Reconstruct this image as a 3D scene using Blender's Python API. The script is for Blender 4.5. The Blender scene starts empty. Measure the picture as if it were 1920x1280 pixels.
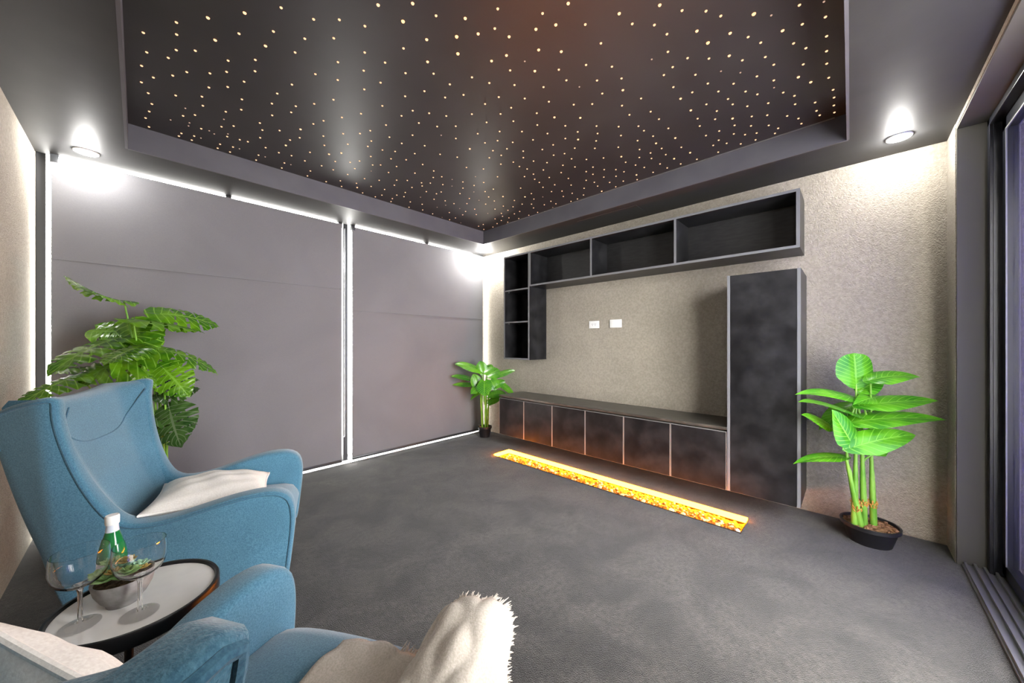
import bpy, bmesh, math, random
from mathutils import Vector, Matrix
random.seed(7)
S = bpy.context.scene
COL = S.collection
PI = math.pi

# ------------------------------------------------------------------ materials
def mat(name, color=(.5,.5,.5), rough=.5, metal=0, spec=.5, emit=None, es=0, sheen=0):
    m = bpy.data.materials.new(name); m.use_nodes = True
    b = m.node_tree.nodes['Principled BSDF']
    b.inputs['Base Color'].default_value = (*color, 1)
    b.inputs['Roughness'].default_value = rough
    b.inputs['Metallic'].default_value = metal
    b.inputs['Specular IOR Level'].default_value = spec
    if sheen: b.inputs['Sheen Weight'].default_value = sheen
    if emit:
        b.inputs['Emission Color'].default_value = (*emit, 1)
        b.inputs['Emission Strength'].default_value = es
    return m

def textured(name, c1, c2, scale, rough=.6, spec=.4, bump=0, bscale=None, bdist=.01, detail=6, nrough=.5, big=None, stretch=None, sheen=0, lo=.35, hi=.65):
    """two colours mixed by noise, an optional second, larger noise, and a bump"""
    m = mat(name, c1, rough, 0, spec, sheen=sheen)
    nt = m.node_tree; N = nt.nodes; L = nt.links; b = N['Principled BSDF']
    tc = N.new('ShaderNodeTexCoord'); src = tc.outputs['Object']
    if stretch:
        mp = N.new('ShaderNodeMapping'); mp.inputs['Scale'].default_value = stretch
        L.new(src, mp.inputs['Vector']); src = mp.outputs['Vector']
    n = N.new('ShaderNodeTexNoise'); n.inputs['Scale'].default_value = scale; n.inputs['Detail'].default_value = detail; n.inputs['Roughness'].default_value = nrough
    L.new(src, n.inputs['Vector'])
    r = N.new('ShaderNodeValToRGB'); r.color_ramp.elements[0].position = lo; r.color_ramp.elements[1].position = hi
    r.color_ramp.elements[0].color = (*c1, 1); r.color_ramp.elements[1].color = (*c2, 1)
    L.new(n.outputs['Fac'], r.inputs['Fac'])
    out = r.outputs['Color']
    if big:
        n2 = N.new('ShaderNodeTexNoise'); n2.inputs['Scale'].default_value = big[0]; n2.inputs['Detail'].default_value = big[3] if len(big) > 3 else 5
        n2.inputs['Distortion'].default_value = big[4] if len(big) > 4 else .6
        L.new(src, n2.inputs['Vector'])
        r2 = N.new('ShaderNodeValToRGB'); r2.color_ramp.elements[0].position = .36; r2.color_ramp.elements[1].position = .64
        r2.color_ramp.elements[0].color = (big[1],)*3 + (1,); r2.color_ramp.elements[1].color = (big[2],)*3 + (1,)
        L.new(n2.outputs['Fac'], r2.inputs['Fac'])
        mx = N.new('ShaderNodeMix'); mx.data_type = 'RGBA'; mx.blend_type = 'MULTIPLY'; mx.inputs['Factor'].default_value = 1
        L.new(out, mx.inputs[6]); L.new(r2.outputs['Color'], mx.inputs[7]); out = mx.outputs[2]
    L.new(out, b.inputs['Base Color'])
    if bump:
        nb = N.new('ShaderNodeTexNoise'); nb.inputs['Scale'].default_value = bscale or scale; nb.inputs['Detail'].default_value = 3
        L.new(src, nb.inputs['Vector'])
        bp = N.new('ShaderNodeBump'); bp.inputs['Strength'].default_value = bump; bp.inputs['Distance'].default_value = bdist
        L.new(nb.outputs['Fac'], bp.inputs['Height']); L.new(bp.outputs['Normal'], b.inputs['Normal'])
    return m

def emission(name, col, st):
    m = bpy.data.materials.new(name); m.use_nodes = True; nt = m.node_tree; nt.nodes.clear()
    e = nt.nodes.new('ShaderNodeEmission'); e.inputs[0].default_value = (*col, 1); e.inputs[1].default_value = st
    o = nt.nodes.new('ShaderNodeOutputMaterial'); nt.links.new(e.outputs[0], o.inputs[0]); return m

def clear_glass(name, tint=(1,1,1), refl=.5, base=.04):
    """thin clear glass: see-through with a fresnel reflection"""
    m = bpy.data.materials.new(name); m.use_nodes = True; nt = m.node_tree; nt.nodes.clear()
    t = nt.nodes.new('ShaderNodeBsdfTransparent'); t.inputs[0].default_value = (*tint, 1)
    g = nt.nodes.new('ShaderNodeBsdfGlossy'); g.inputs['Roughness'].default_value = .03
    lw = nt.nodes.new('ShaderNodeLayerWeight'); lw.inputs[0].default_value = refl
    ma = nt.nodes.new('ShaderNodeMath'); ma.operation = 'MULTIPLY_ADD'; ma.inputs[1].default_value = .55; ma.inputs[2].default_value = base
    nt.links.new(lw.outputs['Facing'], ma.inputs[0])
    mx = nt.nodes.new('ShaderNodeMixShader'); nt.links.new(ma.outputs[0], mx.inputs[0])
    nt.links.new(t.outputs[0], mx.inputs[1]); nt.links.new(g.outputs[0], mx.inputs[2])
    o = nt.nodes.new('ShaderNodeOutputMaterial'); nt.links.new(mx.outputs[0], o.inputs[0]); return m

def leaf_mat(name, dark, light, vein, rough=.3):
    m = mat(name, dark, rough, 0, .5)
    nt = m.node_tree; N = nt.nodes; L = nt.links; b = N['Principled BSDF']
    uv = N.new('ShaderNodeUVMap'); uv.uv_map = 'leaf'
    sp = N.new('ShaderNodeSeparateXYZ'); L.new(uv.outputs[0], sp.inputs[0])
    ab = N.new('ShaderNodeMath'); ab.operation = 'ABSOLUTE'; L.new(sp.outputs[1], ab.inputs[0])
    # side veins: stripes along s, swept toward the tip
    k = N.new('ShaderNodeMath'); k.operation = 'MULTIPLY_ADD'; k.inputs[1].default_value = -.25; L.new(ab.outputs[0], k.inputs[0]); L.new(sp.outputs[0], k.inputs[2])
    f = N.new('ShaderNodeMath'); f.operation = 'MULTIPLY'; f.inputs[1].default_value = 9; L.new(k.outputs[0], f.inputs[0])
    fr = N.new('ShaderNodeMath'); fr.operation = 'PINGPONG'; fr.inputs[1].default_value = .5; L.new(f.outputs[0], fr.inputs[0])
    v1 = N.new('ShaderNodeMath'); v1.operation = 'LESS_THAN'; v1.inputs[1].default_value = .07; L.new(fr.outputs[0], v1.inputs[0])
    v2 = N.new('ShaderNodeMath'); v2.operation = 'LESS_THAN'; v2.inputs[1].default_value = .05; L.new(ab.outputs[0], v2.inputs[0])
    mxm = N.new('ShaderNodeMath'); mxm.operation = 'MAXIMUM'; L.new(v1.outputs[0], mxm.inputs[0]); L.new(v2.outputs[0], mxm.inputs[1])
    tc = N.new('ShaderNodeTexCoord'); n = N.new('ShaderNodeTexNoise'); n.inputs['Scale'].default_value = 7; n.inputs['Detail'].default_value = 4
    L.new(tc.outputs['Object'], n.inputs['Vector'])
    r = N.new('ShaderNodeValToRGB'); r.color_ramp.elements[0].position = .4; r.color_ramp.elements[1].position = .62
    r.color_ramp.elements[0].color = (*dark, 1); r.color_ramp.elements[1].color = (*light, 1); L.new(n.outputs['Fac'], r.inputs['Fac'])
    mx = N.new('ShaderNodeMix'); mx.data_type = 'RGBA'; L.new(mxm.outputs[0], mx.inputs['Factor']); L.new(r.outputs['Color'], mx.inputs[6]); mx.inputs[7].default_value = (*vein, 1)
    L.new(mx.outputs[2], b.inputs['Base Color'])
    b.inputs['Subsurface Weight'].default_value = 0
    tr = N.new('ShaderNodeBsdfTranslucent'); L.new(mx.outputs[2], tr.inputs[0])
    ms = N.new('ShaderNodeMixShader'); ms.inputs[0].default_value = .28
    L.new(b.outputs[0], ms.inputs[1]); L.new(tr.outputs[0], ms.inputs[2]); L.new(ms.outputs[0], N['Material Output'].inputs[0])
    return m

# ------------------------------------------------------------------ mesh helpers
class MB:
    def __init__(s): s.bm = bmesh.new(); s.mi = 0
    def face(s, vs, mi=None):
        try:
            f = s.bm.faces.new(vs); f.material_index = s.mi if mi is None else mi; return f
        except ValueError: return None
    def box(s, x0, x1, y0, y1, z0, z1, bev=0, mi=None):
        b = bmesh.new()
        vs = [b.verts.new((x, y, z)) for x in (x0, x1) for y in (y0, y1) for z in (z0, z1)]
        for q in ((0,1,3,2),(4,6,7,5),(0,4,5,1),(2,3,7,6),(0,2,6,4),(1,5,7,3)): b.faces.new([vs[i] for i in q])
        bmesh.ops.recalc_face_normals(b, faces=b.faces[:])
        if bev: bmesh.ops.bevel(b, geom=b.edges[:], offset=bev, segments=2, profile=.5, affect='EDGES')
        for f in b.faces: f.material_index = s.mi if mi is None else mi
        me = bpy.data.meshes.new('t'); b.to_mesh(me); b.free(); s.bm.from_mesh(me); bpy.data.meshes.remove(me)
        return s
    def tube(s, pts, r, seg=8, cap=True, mi=None):
        pts = [Vector(p) for p in pts]; n = len(pts); rings = []
        up = Vector((0,0,1)); prev = None
        for i, p in enumerate(pts):
            t = (pts[min(i+1, n-1)] - pts[max(i-1, 0)]).normalized()
            if prev is None:
                a = t.cross(up if abs(t.dot(up)) < .95 else Vector((1,0,0))).normalized()
            else:
                a = (prev - t*prev.dot(t)).normalized()
            prev = a; b = t.cross(a)
            rr = r[i] if isinstance(r, (list, tuple)) else r
            rings.append([s.bm.verts.new(p + (a*math.cos(2*PI*k/seg) + b*math.sin(2*PI*k/seg))*rr) for k in range(seg)])
        for i in range(n-1):
            for k in range(seg): s.face((rings[i][k], rings[i][(k+1)%seg], rings[i+1][(k+1)%seg], rings[i+1][k]), mi)
        if cap: s.face(rings[0][::-1], mi); s.face(rings[-1], mi)
        return s
    def lathe(s, prof, c=(0,0,0), seg=32, mi=None, capb=False, capt=False):
        rings = []
        for r, z in prof:
            rings.append([s.bm.verts.new((c[0]+r*math.cos(2*PI*k/seg), c[1]+r*math.sin(2*PI*k/seg), c[2]+z)) for k in range(seg)])
        for i in range(len(rings)-1):
            for k in range(seg): s.face((rings[i][k], rings[i][(k+1)%seg], rings[i+1][(k+1)%seg], rings[i+1][k]), mi)
        if capb: s.face(rings[0][::-1], mi)
        if capt: s.face(rings[-1], mi)
        return s
    def grid(s, P, closed_u=False, closed_v=False, mi=None, skip=None):
        """P[i][j] -> quads"""
        V = [[s.bm.verts.new(p) for p in row] for row in P]
        nu, nv = len(V), len(V[0])
        for i in range(nu if closed_u else nu-1):
            for j in range(nv if closed_v else nv-1):
                if skip and skip(i, j): continue
                s.face((V[i][j], V[(i+1)%nu][j], V[(i+1)%nu][(j+1)%nv], V[i][(j+1)%nv]), mi)
        return V
    def build(s, name, mats, parent=None, smooth=True, loc=None, angle=40):
        bmesh.ops.recalc_face_normals(s.bm, faces=s.bm.faces[:])
        me = bpy.data.meshes.new(name); s.bm.to_mesh(me); s.bm.free()
        for m in (mats if isinstance(mats, (list, tuple)) else [mats]): me.materials.append(m)
        o = bpy.data.objects.new(name, me); COL.objects.link(o)
        if smooth:
            me.shade_smooth(); me.set_sharp_from_angle(angle=math.radians(angle))
        if parent: o.parent = parent
        if loc: o.location = loc
        return o

def tag(o, label=None, cat=None, group=None, kind=None):
    if label: o['label'] = label
    if cat: o['category'] = cat
    if group: o['group'] = group
    if kind: o['kind'] = kind
    return o
def thing(name, label, cat, loc=(0,0,0), rz=0, group=None):
    o = bpy.data.objects.new(name, None); COL.objects.link(o); o.empty_display_size = .1
    o.location = loc; o.rotation_euler = (0, 0, rz)
    return tag(o, label, cat, group)
def struct(o): o['kind'] = 'structure'; return o
def copy_tree(o, parent=None):
    c = o.copy(); COL.objects.link(c)
    if parent: c.parent = parent
    for ch in list(o.children): copy_tree(ch, c)
    return c
def lerp(a, b, t): return a + (b-a)*t
def interp(pts, z):
    """piecewise linear x(z) through (z, x) pairs"""
    if z <= pts[0][0]: return pts[0][1]
    for (a, x0), (b, x1) in zip(pts, pts[1:]):
        if z <= b: return lerp(x0, x1, (z-a)/(b-a))
    return pts[-1][1]
def chaikin(pts, n=2, closed=True):
    for _ in range(n):
        q = []
        m = len(pts)
        rng = range(m) if closed else range(m-1)
        if not closed: q.append(pts[0])
        for i in rng:
            a, b = pts[i], pts[(i+1) % m]
            q.append(tuple(lerp(a[k], b[k], .25) for k in range(len(a)))); q.append(tuple(lerp(a[k], b[k], .75) for k in range(len(a))))
        if not closed: q.append(pts[-1])
        pts = q
    return pts
SKY = 40.0
EXPO = 0.28
# ------------------------------------------------------------------ material library
M = {}
M['stucco'] = textured('stucco', (.33,.30,.245), (.41,.37,.31), 60, .95, .2, bump=.9, bscale=130, bdist=.012, big=(1.2,.92,1.06))
M['carpet'] = textured('carpet', (.0065,.0058,.0051), (.055,.0485,.0425), 45, 1, .1, bump=.7, bscale=260, bdist=.010, detail=9, nrough=.82, lo=.36, hi=.64, big=(3.4,.38,1.36,9,.8), sheen=.25)
M['soffit'] = textured('soffit_paint', (.019,.019,.0195), (.024,.024,.0245), 6, .55, .4, bump=.05, bscale=80, bdist=.002)
M['tray'] = textured('tray_paint', (.021,.020,.021), (.027,.026,.027), 3, .42, .45)
M['black_ply'] = textured('black_laminate', (.009,.009,.010), (.019,.019,.0205), 9, .34, .2, big=(4.5,.75,1.3))
M['lit_edge'] = mat('painted_lit_edge', (.15,.155,.165), .4, 0, .5)  # paler grey puts the lit look of the front edges into the colour
M['carcass'] = mat('dark_carcass', (.012,.012,.013), .5, 0, .4)
M['lit_seam_edge'] = mat('lit_seam_edge', (.26,.25,.24), .45, 0, .5)  # lighter colour painted in for light caught along the door seams
M['worktop'] = textured('dark_worktop', (.045,.042,.036), (.075,.07,.06), 14, .33, .5, stretch=(6,1,1), big=(3,.7,1.2))
M['blind'] = textured('blind_fabric', (.138,.137,.145), (.156,.155,.163), 380, .75, .35, bump=.15, bscale=500, bdist=.001, big=(1.4,.93,1.05))
M['dark_alu'] = mat('dark_aluminium', (.035,.037,.04), .35, .3, .5)
M['blackframe'] = mat('black_door_frame', (.012,.013,.018), .3, .2, .5)
M['alu'] = mat('silver_aluminium', (.55,.55,.56), .35, .8, .5)
M['alu_dull'] = mat('dull_aluminium', (.25,.25,.25), .45, .7, .5)
M['white_plastic'] = mat('white_plastic', (.8,.8,.79), .35)
M['dark_plastic'] = mat('dark_plastic', (.08,.085,.1), .4)
M['chain'] = mat('blind_chain', (.45,.45,.47), .3, .6)
M['pane'] = clear_glass('window_glass', (.97,.98,.98), .4, .03)
M['door_pane'] = clear_glass('door_glass', (.93,.94,.95), .45, .05)
M['curtain'] = textured('lavender_curtain', (.16,.15,.40), (.21,.20,.46), 90, .9, .2)
_nt = M['curtain'].node_tree; _tr = _nt.nodes.new('ShaderNodeBsdfTranslucent'); _tr.inputs[0].default_value = (.055,.053,.16,1)
_mx = _nt.nodes.new('ShaderNodeAddShader'); _nt.links.new(_nt.nodes['Principled BSDF'].outputs[0], _mx.inputs[0]); _nt.links.new(_tr.outputs[0], _mx.inputs[1]); _nt.links.new(_mx.outputs[0], _nt.nodes['Material Output'].inputs[0])
M['lamp'] = emission('lamp_diffuser', (1,.98,.95), 22)
M['lamp_trim'] = mat('white_lamp_trim', (.75,.75,.75), .4)
M['star'] = [emission('star_light_warm', (1,.56,.31), 1.5), emission('star_light_bright', (1,.52,.25), 2.1), emission('star_light_amber', (1,.47,.19), 2.6), emission('star_light_faint', (1,.66,.48), .6)]
M['led'] = emission('amber_led_strip', (1,.25,.006), 85)
M['ember'] = textured('amber_glass_bed', (.22,.06,.005), (.78,.30,.035), 55, .25, .6, bump=.8, bscale=70, bdist=.02, lo=.4, hi=.6)
M['crystal'] = mat('amber_crystal', (1,.72,.35), .15, 0, .6)
M['crystal_white'] = mat('pale_crystal', (.9,.82,.72), .15, 0, .6)
M['brown_metal'] = mat('trough_metal', (.05,.03,.02), .4, .5)
M['blue'] = textured('blue_wool', (.040,.120,.185), (.080,.195,.270), 260, .95, .15, bump=.5, bscale=420, bdist=.002, big=(5,.93,1.05), sheen=.3)
M['blue_cord'] = textured('blue_piping', (.032,.100,.160), (.060,.155,.225), 300, .95, .15, bump=.3, bscale=420, bdist=.002, sheen=.2)
M['legwood'] = mat('dark_leg_wood', (.03,.022,.018), .45)
M['linen'] = textured('white_linen', (.66,.62,.57), (.76,.73,.68), 220, .95, .15, bump=.25, bscale=350, bdist=.001, big=(6,.95,1.03))
M['throw'] = textured('cream_throw', (.40,.365,.31), (.50,.455,.40), 240, .95, .15, bump=.5, bscale=300, bdist=.002, stretch=(1,1,1), big=(7,.93,1.03))
M['tabletop'] = textured('white_tabletop', (.64,.63,.61), (.73,.72,.70), 8, .28, .5)
M['table_metal'] = mat('black_table_metal', (.018,.018,.02), .35, .5)
M['glass'] = bpy.data.materials.new('drinking_glass'); M['glass'].use_nodes = True; _nt = M['glass'].node_tree; _nt.nodes.clear()
_g = _nt.nodes.new('ShaderNodeBsdfGlass'); _g.inputs['Roughness'].default_value = 0; _g.inputs['IOR'].default_value = 1.45; _o = _nt.nodes.new('ShaderNodeOutputMaterial'); _nt.links.new(_g.outputs[0], _o.inputs[0])
M['green_glass'] = mat('green_bottle_glass', (.008,.14,.035), .08, 0, .6)
M['concrete'] = textured('grey_ceramic', (.20,.19,.185), (.30,.29,.28), 40, .6, .4, bump=.2, bscale=90, bdist=.003)
M['bottle_cap'] = mat('white_bottle_cap', (.78,.78,.76), .4)
M['soil'] = textured('soil', (.05,.035,.022), (.13,.085,.05), 70, .95, .1, bump=1, bscale=60, bdist=.02)
M['bark'] = textured('bark_chips', (.16,.075,.035), (.48,.26,.13), 55, .9, .2, bump=1, bscale=50, bdist=.03)
M['succ1'] = textured('succulent_green', (.22,.45,.14), (.50,.72,.32), 30, .5, .4)
M['succ2'] = textured('succulent_blue', (.14,.34,.22), (.36,.58,.40), 30, .5, .4)
M['succ3'] = textured('succulent_tip', (.45,.30,.08), (.55,.45,.12), 30, .5, .4)
M['pot'] = mat('black_pot', (.010,.010,.012), .45)
M['stem'] = textured('plant_stem', (.10,.28,.02), (.24,.46,.06), 16, .45, .4, stretch=(1,1,.4))
M['node'] = textured('stem_node', (.42,.20,.04), (.65,.36,.10), 60, .8, .2)
M['leaf_mon'] = leaf_mat('monstera_leaf', (.045,.16,.006), (.16,.36,.012), (.20,.42,.04), .24)
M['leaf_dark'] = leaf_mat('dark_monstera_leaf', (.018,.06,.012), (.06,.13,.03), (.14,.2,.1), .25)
M['leaf_phil'] = leaf_mat('philodendron_leaf', (.04,.24,.008), (.13,.44,.015), (.20,.52,.05), .28)
M['leaf_banana'] = leaf_mat('broad_leaf', (.035,.20,.015), (.15,.44,.02), (.19,.48,.05), .28)

# ------------------------------------------------------------------ room
XL, XT, YB, YD, H = -.446, 3.31, 3.66, -.416, 2.40     # left wall, TV wall, blinds, door wall, soffit height
TX0, TX1, TY0, TY1, TZ = -.052, 2.895, .008, 3.235, 2.556   # star tray
FX0, FX1, FY0, FY1 = 2.618, 2.855, .500, 2.765           # light trough in the floor

b = MB()
X0, X1, Y0, Y1 = XL-.12, XT+.12, -1.6, YB+.30
for x0, x1, y0, y1 in ((X0,FX0,Y0,Y1),(FX1,X1,Y0,Y1),(FX0,FX1,Y0,FY0),(FX0,FX1,FY1,Y1)):
    b.box(x0, x1, y0, y1, -.12, 0)
b.box(FX0, FX1, FY0, FY1, -.12, -.06)
struct(b.build('floor', M['carpet'], smooth=False))

b = MB()
YS = YB+.030
for x0, x1, y0, y1 in ((X0,TX0,-.9,YS),(TX1,X1,-.9,YS),(TX0,TX1,-.9,TY0),(TX0,TX1,TY1,YS)):
    b.box(x0, x1, y0, y1, H, 2.75, mi=0)
b.box(X0, X1, YS, Y1, 2.55, 2.75, mi=0)
b.box(TX0-.01, TX1+.01, TY0-.01, TY1+.01, TZ, 2.75, mi=1)
struct(b.build('ceiling', [M['soffit'], M['tray']], smooth=False))

b = MB()      # upstand boards round the star tray, light on them put into a paler colour
for x0, x1, y0, y1 in ((TX0-.004,TX0+.008,TY0,TY1),(TX1-.008,TX1+.004,TY0,TY1),(TX0+.008,TX1-.008,TY0-.004,TY0+.008),(TX0+.008,TX1-.008,TY1-.008,TY1+.004)):
    b.box(x0, x1, y0, y1, H-.001, TZ+.002)
struct(b.build('trim_5', textured('upstand_lit_paint', (.075,.072,.084), (.088,.086,.098), 5, .5, .4), smooth=False))
b = MB()      # thin metal bead where the star panel meets the upstand on the television side
b.box(TX1-.015, TX1-.008, TY0+.06, TY1-.4, TZ-.005, TZ)
struct(b.build('trim_1', M['alu_dull'], smooth=False))
b = MB()      # flush access panel in the soffit over the wall unit
b.box(2.98, 3.24, 1.35, 1.95, H-.003, H+.003, bev=.001)
struct(b.build('trim_2', M['soffit'], smooth=False))

b = MB(); b.box(XL-.12, XL, -1.0, Y1, -.1, 2.6); struct(b.build('wall_left', M['stucco'], smooth=False))
b = MB(); b.box(XT, XT+.12, -1.0, Y1, -.1, 2.6); struct(b.build('wall_tv', M['stucco'], smooth=False))
DX0, DX1 = .95, 3.084  # unseen near end of the door opening, placed to shape the daylight fill
b = MB()
b.box(DX1, XT, YD-.10, YD, 0, H); b.box(DX1, XT, YD-.35, YD-.10, 0, H)
b.box(XL, DX0, YD-.35, YD, 0, H)
b.box(DX0, DX1, YD-.30, YD-.002, 2.375, H)
struct(b.build('wall_right', M['stucco'], smooth=False))
b = MB()      # dark painted lining of the door reveal
b.box(DX1-.012, DX1, YD-.105, YD-.004, 0, 2.375); b.box(DX0, DX1-.012, YD-.105, YD-.004, 2.363, 2.375)
struct(b.build('trim_3', mat('reveal_paint', (.070,.066,.054), .7), smooth=False))

# back wall = window behind the blinds
b = MB()
fy0, fy1 = YB+.055, YB+.13
for x0, x1 in ((XL, XL+.040), (1.428, 1.474), (XT-.05, XT)):
    b.box(x0, x1, fy0, fy1, .02, 2.52, bev=.003)
b.box(XL, XT, fy0, fy1, 0, .02); b.box(XL, XT, fy0, fy1, 2.52, 2.55)
wf = struct(b.build('window_1', M['dark_alu'], smooth=False))
b = MB(); b.box(XL+.045, XT-.05, YB+.09, YB+.096, .02, 2.52)
p = b.build('window_pane', M['pane'], wf, smooth=False)
b = MB(); b.box(XL, XT, YB-.03, YB+.055, 0, .008, bev=.002); b.box(XL, XT, YB+.03, YB+.045, .008, .016)
struct(b.build('trim_4', M['alu'], smooth=False))

# ---- sliding door in the right wall
b = MB()
y0, y1 = YD-.175, YD-.105
b.box(DX1-.05, DX1, y0, y1, 0, 2.375, bev=.002); b.box(DX0, DX0+.05, y0, y1, 0, 2.375, bev=.002); b.box(DX0, DX1, y0, y1, 2.33, 2.375, bev=.002)
b.box(DX1-.055, DX1-.05, y1-.02, y1-.012, 0, 2.33)
dr = struct(b.build('door_1', M['blackframe'], smooth=False))
b = MB()
for x0, x1 in ((DX0+.05, DX0+.11), (1.80, 1.88), (DX1-.115, DX1-.05)):
    b.box(x0, x1, y0-.01, y0+.03, .03, 2.33, bev=.002)
b.box(DX0+.05, DX1-.05, y0-.01, y0+.03, .03, .09, bev=.002); b.box(DX0+.05, DX1-.05, y0-.01, y0+.03, 2.27, 2.33, bev=.002)
b.build('door_sash', M['blackframe'], dr, smooth=False)
b = MB(); b.box(DX0+.11, DX1-.115, y0+.005, y0+.011, .09, 2.27); b.build('door_pane', M['door_pane'], dr, smooth=False)
b = MB(); b.box(DX1-.119, DX1-.112, y0+.028, y0+.033, .09, 2.27); b.box(DX0+.11, DX1-.115, y0+.028, y0+.033, 2.262, 2.27); b.build('glazing_bead', M['alu_dull'], dr, smooth=False)
b = MB()
b.box(DX0, DX1, YD-.175, YD-.02, 0, .010)
for k in range(5): b.box(DX0, DX1, YD-.165+k*.032, YD-.155+k*.032, .010, .022+.004*(k % 2))
b.build('door_track', M['alu_dull'], dr, smooth=False)
# curtain hanging on the far side of the glass
b = MB(); P = []
for i in range(241):
    t = i/240; x = lerp(2.22, 3.2, t)  # stops short so the unseen bare glass lets daylight fill the room
    yy = YD-.36 + .028*math.sin(t*62) + .012*math.sin(t*23+1)
    P.append([(x, yy + .006*math.sin(z*2+t*40), z) for z in (.01,.6,1.2,1.8,2.36)])
b.grid(P)
tag(b.build('curtain', M['curtain']), 'lavender curtain hanging behind the glass of the sliding door', 'curtain')
b = MB(); b.tube([(.9, YD-.36, 2.392), (3.2, YD-.36, 2.368)], .012)
tag(b.build('curtain_rail', M['dark_alu']), 'dark rail that carries the lavender curtain behind the sliding door', 'curtain rail')

# ------------------------------------------------------------------ roller blinds
def blind(x0, x1, z1, seam_z, label, chain_x):
    t = thing('roller_blind', label, 'blind', ((x0+x1)/2, YB, 0), 0, 'roller blinds')
    w = (x1-x0)/2
    b = MB(); P = []
    nx, nz = 40, 30
    for i in range(nx+1):
        x = lerp(-w, w, i/nx); row = []
        for j in range(nz+1):
            z = lerp(.045, z1, j/nz)
            row.append((x, -.004 + .0035*math.sin(x*2.3+1)*math.sin(z*1.4) + .0015*math.sin(x*7+z*3)*(1-z/2.4), z))
        P.append(row)
    b.grid(P); 
    P2 = [[(p[0], p[1]+.003, p[2]) for p in row] for row in P]; b.grid(P2)
    b.box(-w, w, -.0085, -.003, seam_z-.004, seam_z+.004, bev=.002)
    b.build('fabric', M['blind'], t)
    b = MB(); b.box(-w, w, -.012, .008, .020, .046, bev=.005); b.build('bottom_rail', M['dark_alu'], t)
    b = MB(); b.tube([(-w+.01, .022, z1-.02), (w-.01, .022, z1-.02)], .022, 16); b.build('roller_tube', M['dark_alu'], t)
    for bx in (-w+.012, 0, w-.012):
        b = MB(); b.box(bx-.018, bx+.018, -.004, .045, z1-.035, H, bev=.003)
        b.build('bracket', M['dark_alu'], t)
    if chain_x is not None:
        cx = chain_x-(x0+x1)/2
        b = MB()
        b.tube([(cx-.006, -.014, 2.34), (cx-.006, -.014, .28)], .0028, 6); b.tube([(cx+.010, -.014, 2.34), (cx+.010, -.014, .28)], .0028, 6)
        b.tube([(cx-.006, -.014, .28), (cx, -.014, .268), (cx+.004, -.014, .268), (cx+.010, -.014, .28)], .0028, 6)
        b.build('pull_chain', M['chain'], t)
    return t
blind(XL+.066, 1.392, 2.381, 1.735, 'wide grey roller blind behind the monstera', 1.408)
blind(1.494, XT-.055, 2.381, 1.53, 'narrower grey roller blind nearest the corner plant', None)

# ------------------------------------------------------------------ wall unit
BX, UX = 2.90, 3.0         # fronts of the base units and of the open shelves
WX = XT - .002
seams = [2.965, 2.583, 2.198, 1.810, 1.425, 1.031, .640]
BZ, DZ = .155, .562
labs = ['floating black base cabinet at the corner plant end', 'middle floating black base cabinet under the white wall plates', 'floating black base cabinet beside the tall cupboard']
for k in range(3):
    ya, ym, yb = seams[2*k], seams[2*k+1], seams[2*k+2]
    t = thing('base_cabinet', labs[k], 'cabinet', (WX, (ya+yb)/2, BZ), 0, 'floating base cabinets')
    oy = (ya+yb)/2
    b = MB(); x0 = BX+.020-WX
    b.box(x0, 0, yb-oy, yb-oy+.016, 0, .395, mi=0); b.box(x0, 0, ya-oy-.016, ya-oy, 0, .395, mi=0)
    b.box(x0, 0, yb-oy+.016, ya-oy-.016, 0, .018); b.box(x0+.02, 0, yb-oy+.016, ya-oy-.016, .377, .395); b.box(-.012, 0, yb-oy, ya-oy, 0, .395)
    b.box(x0-.0015, x0+.018, ym-oy-.008, ym-oy+.008, .018, .395, mi=1)
    b.box(x0-.0015, x0+.004, yb-oy, yb-oy+.006, 0, .395, mi=1); b.box(x0-.0015, x0+.004, ya-oy-.006, ya-oy, 0, .395, mi=1)
    b.build('carcass', [M['carcass'], M['lit_seam_edge']], t, smooth=False)
    for da, db in ((ya, ym), (ym, yb)):
        b = MB(); b.box(BX-WX, BX+.018-WX, db-oy+.003, da-oy-.003, -.004, DZ-BZ, mi=0)
        for e0, e1 in ((db-oy+.003, db-oy+.0055), (da-oy-.0055, da-oy-.003)): b.box(BX-WX-.0005, BX+.0175-WX, e0-.0003, e1+.0003, -.004, DZ-BZ, mi=1)
        b.box(BX-WX+.001, BX+.018-WX, db-oy+.0025, da-oy-.0025, DZ-BZ, DZ-BZ+.003, mi=1)
        b.build('door', [M['black_ply'], M['lit_seam_edge']], t, smooth=False)
b = MB()
b.box(BX-.002, WX, .640, 2.968, .580, .600, bev=.002)
b.box(BX+.035, WX, .645, 2.960, .552, .580)
tag(b.build('worktop', M['worktop'], smooth=False), 'long dark worktop over the floating base cabinets', 'worktop')

t = thing('tall_cupboard', 'tall black cupboard with a marked plain door right of the television wall', 'cupboard', (WX, .4325, .155))
a0, a1 = .228-.4325, .637-.4325
b = MB(); x0 = BX-WX; zt = 1.525
b.box(x0, 0, a1-.018, a1, 0, zt, mi=0); b.box(x0, 0, a0, a0+.018, 0, zt, mi=0)
b.box(x0-.001, x0+.003, a1-.018, a1, -.002, zt, mi=1); b.box(x0-.001, x0+.003, a0, a0+.018, -.002, zt, mi=1)
b.box(x0+.02, 0, a0+.018, a1-.018, 0, .018); b.box(x0+.02, 0, a0+.018, a1-.018, zt-.018, zt); b.box(-.012, 0, a0, a1, 0, zt)
b.build('carcass', [M['black_ply'], M['lit_edge']], t, smooth=False)
b = MB(); b.box(x0-.002, x0+.017, a0+.0205, a1-.0205, -.004, zt-.002); b.build('door', M['black_ply'], t, smooth=False)

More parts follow.
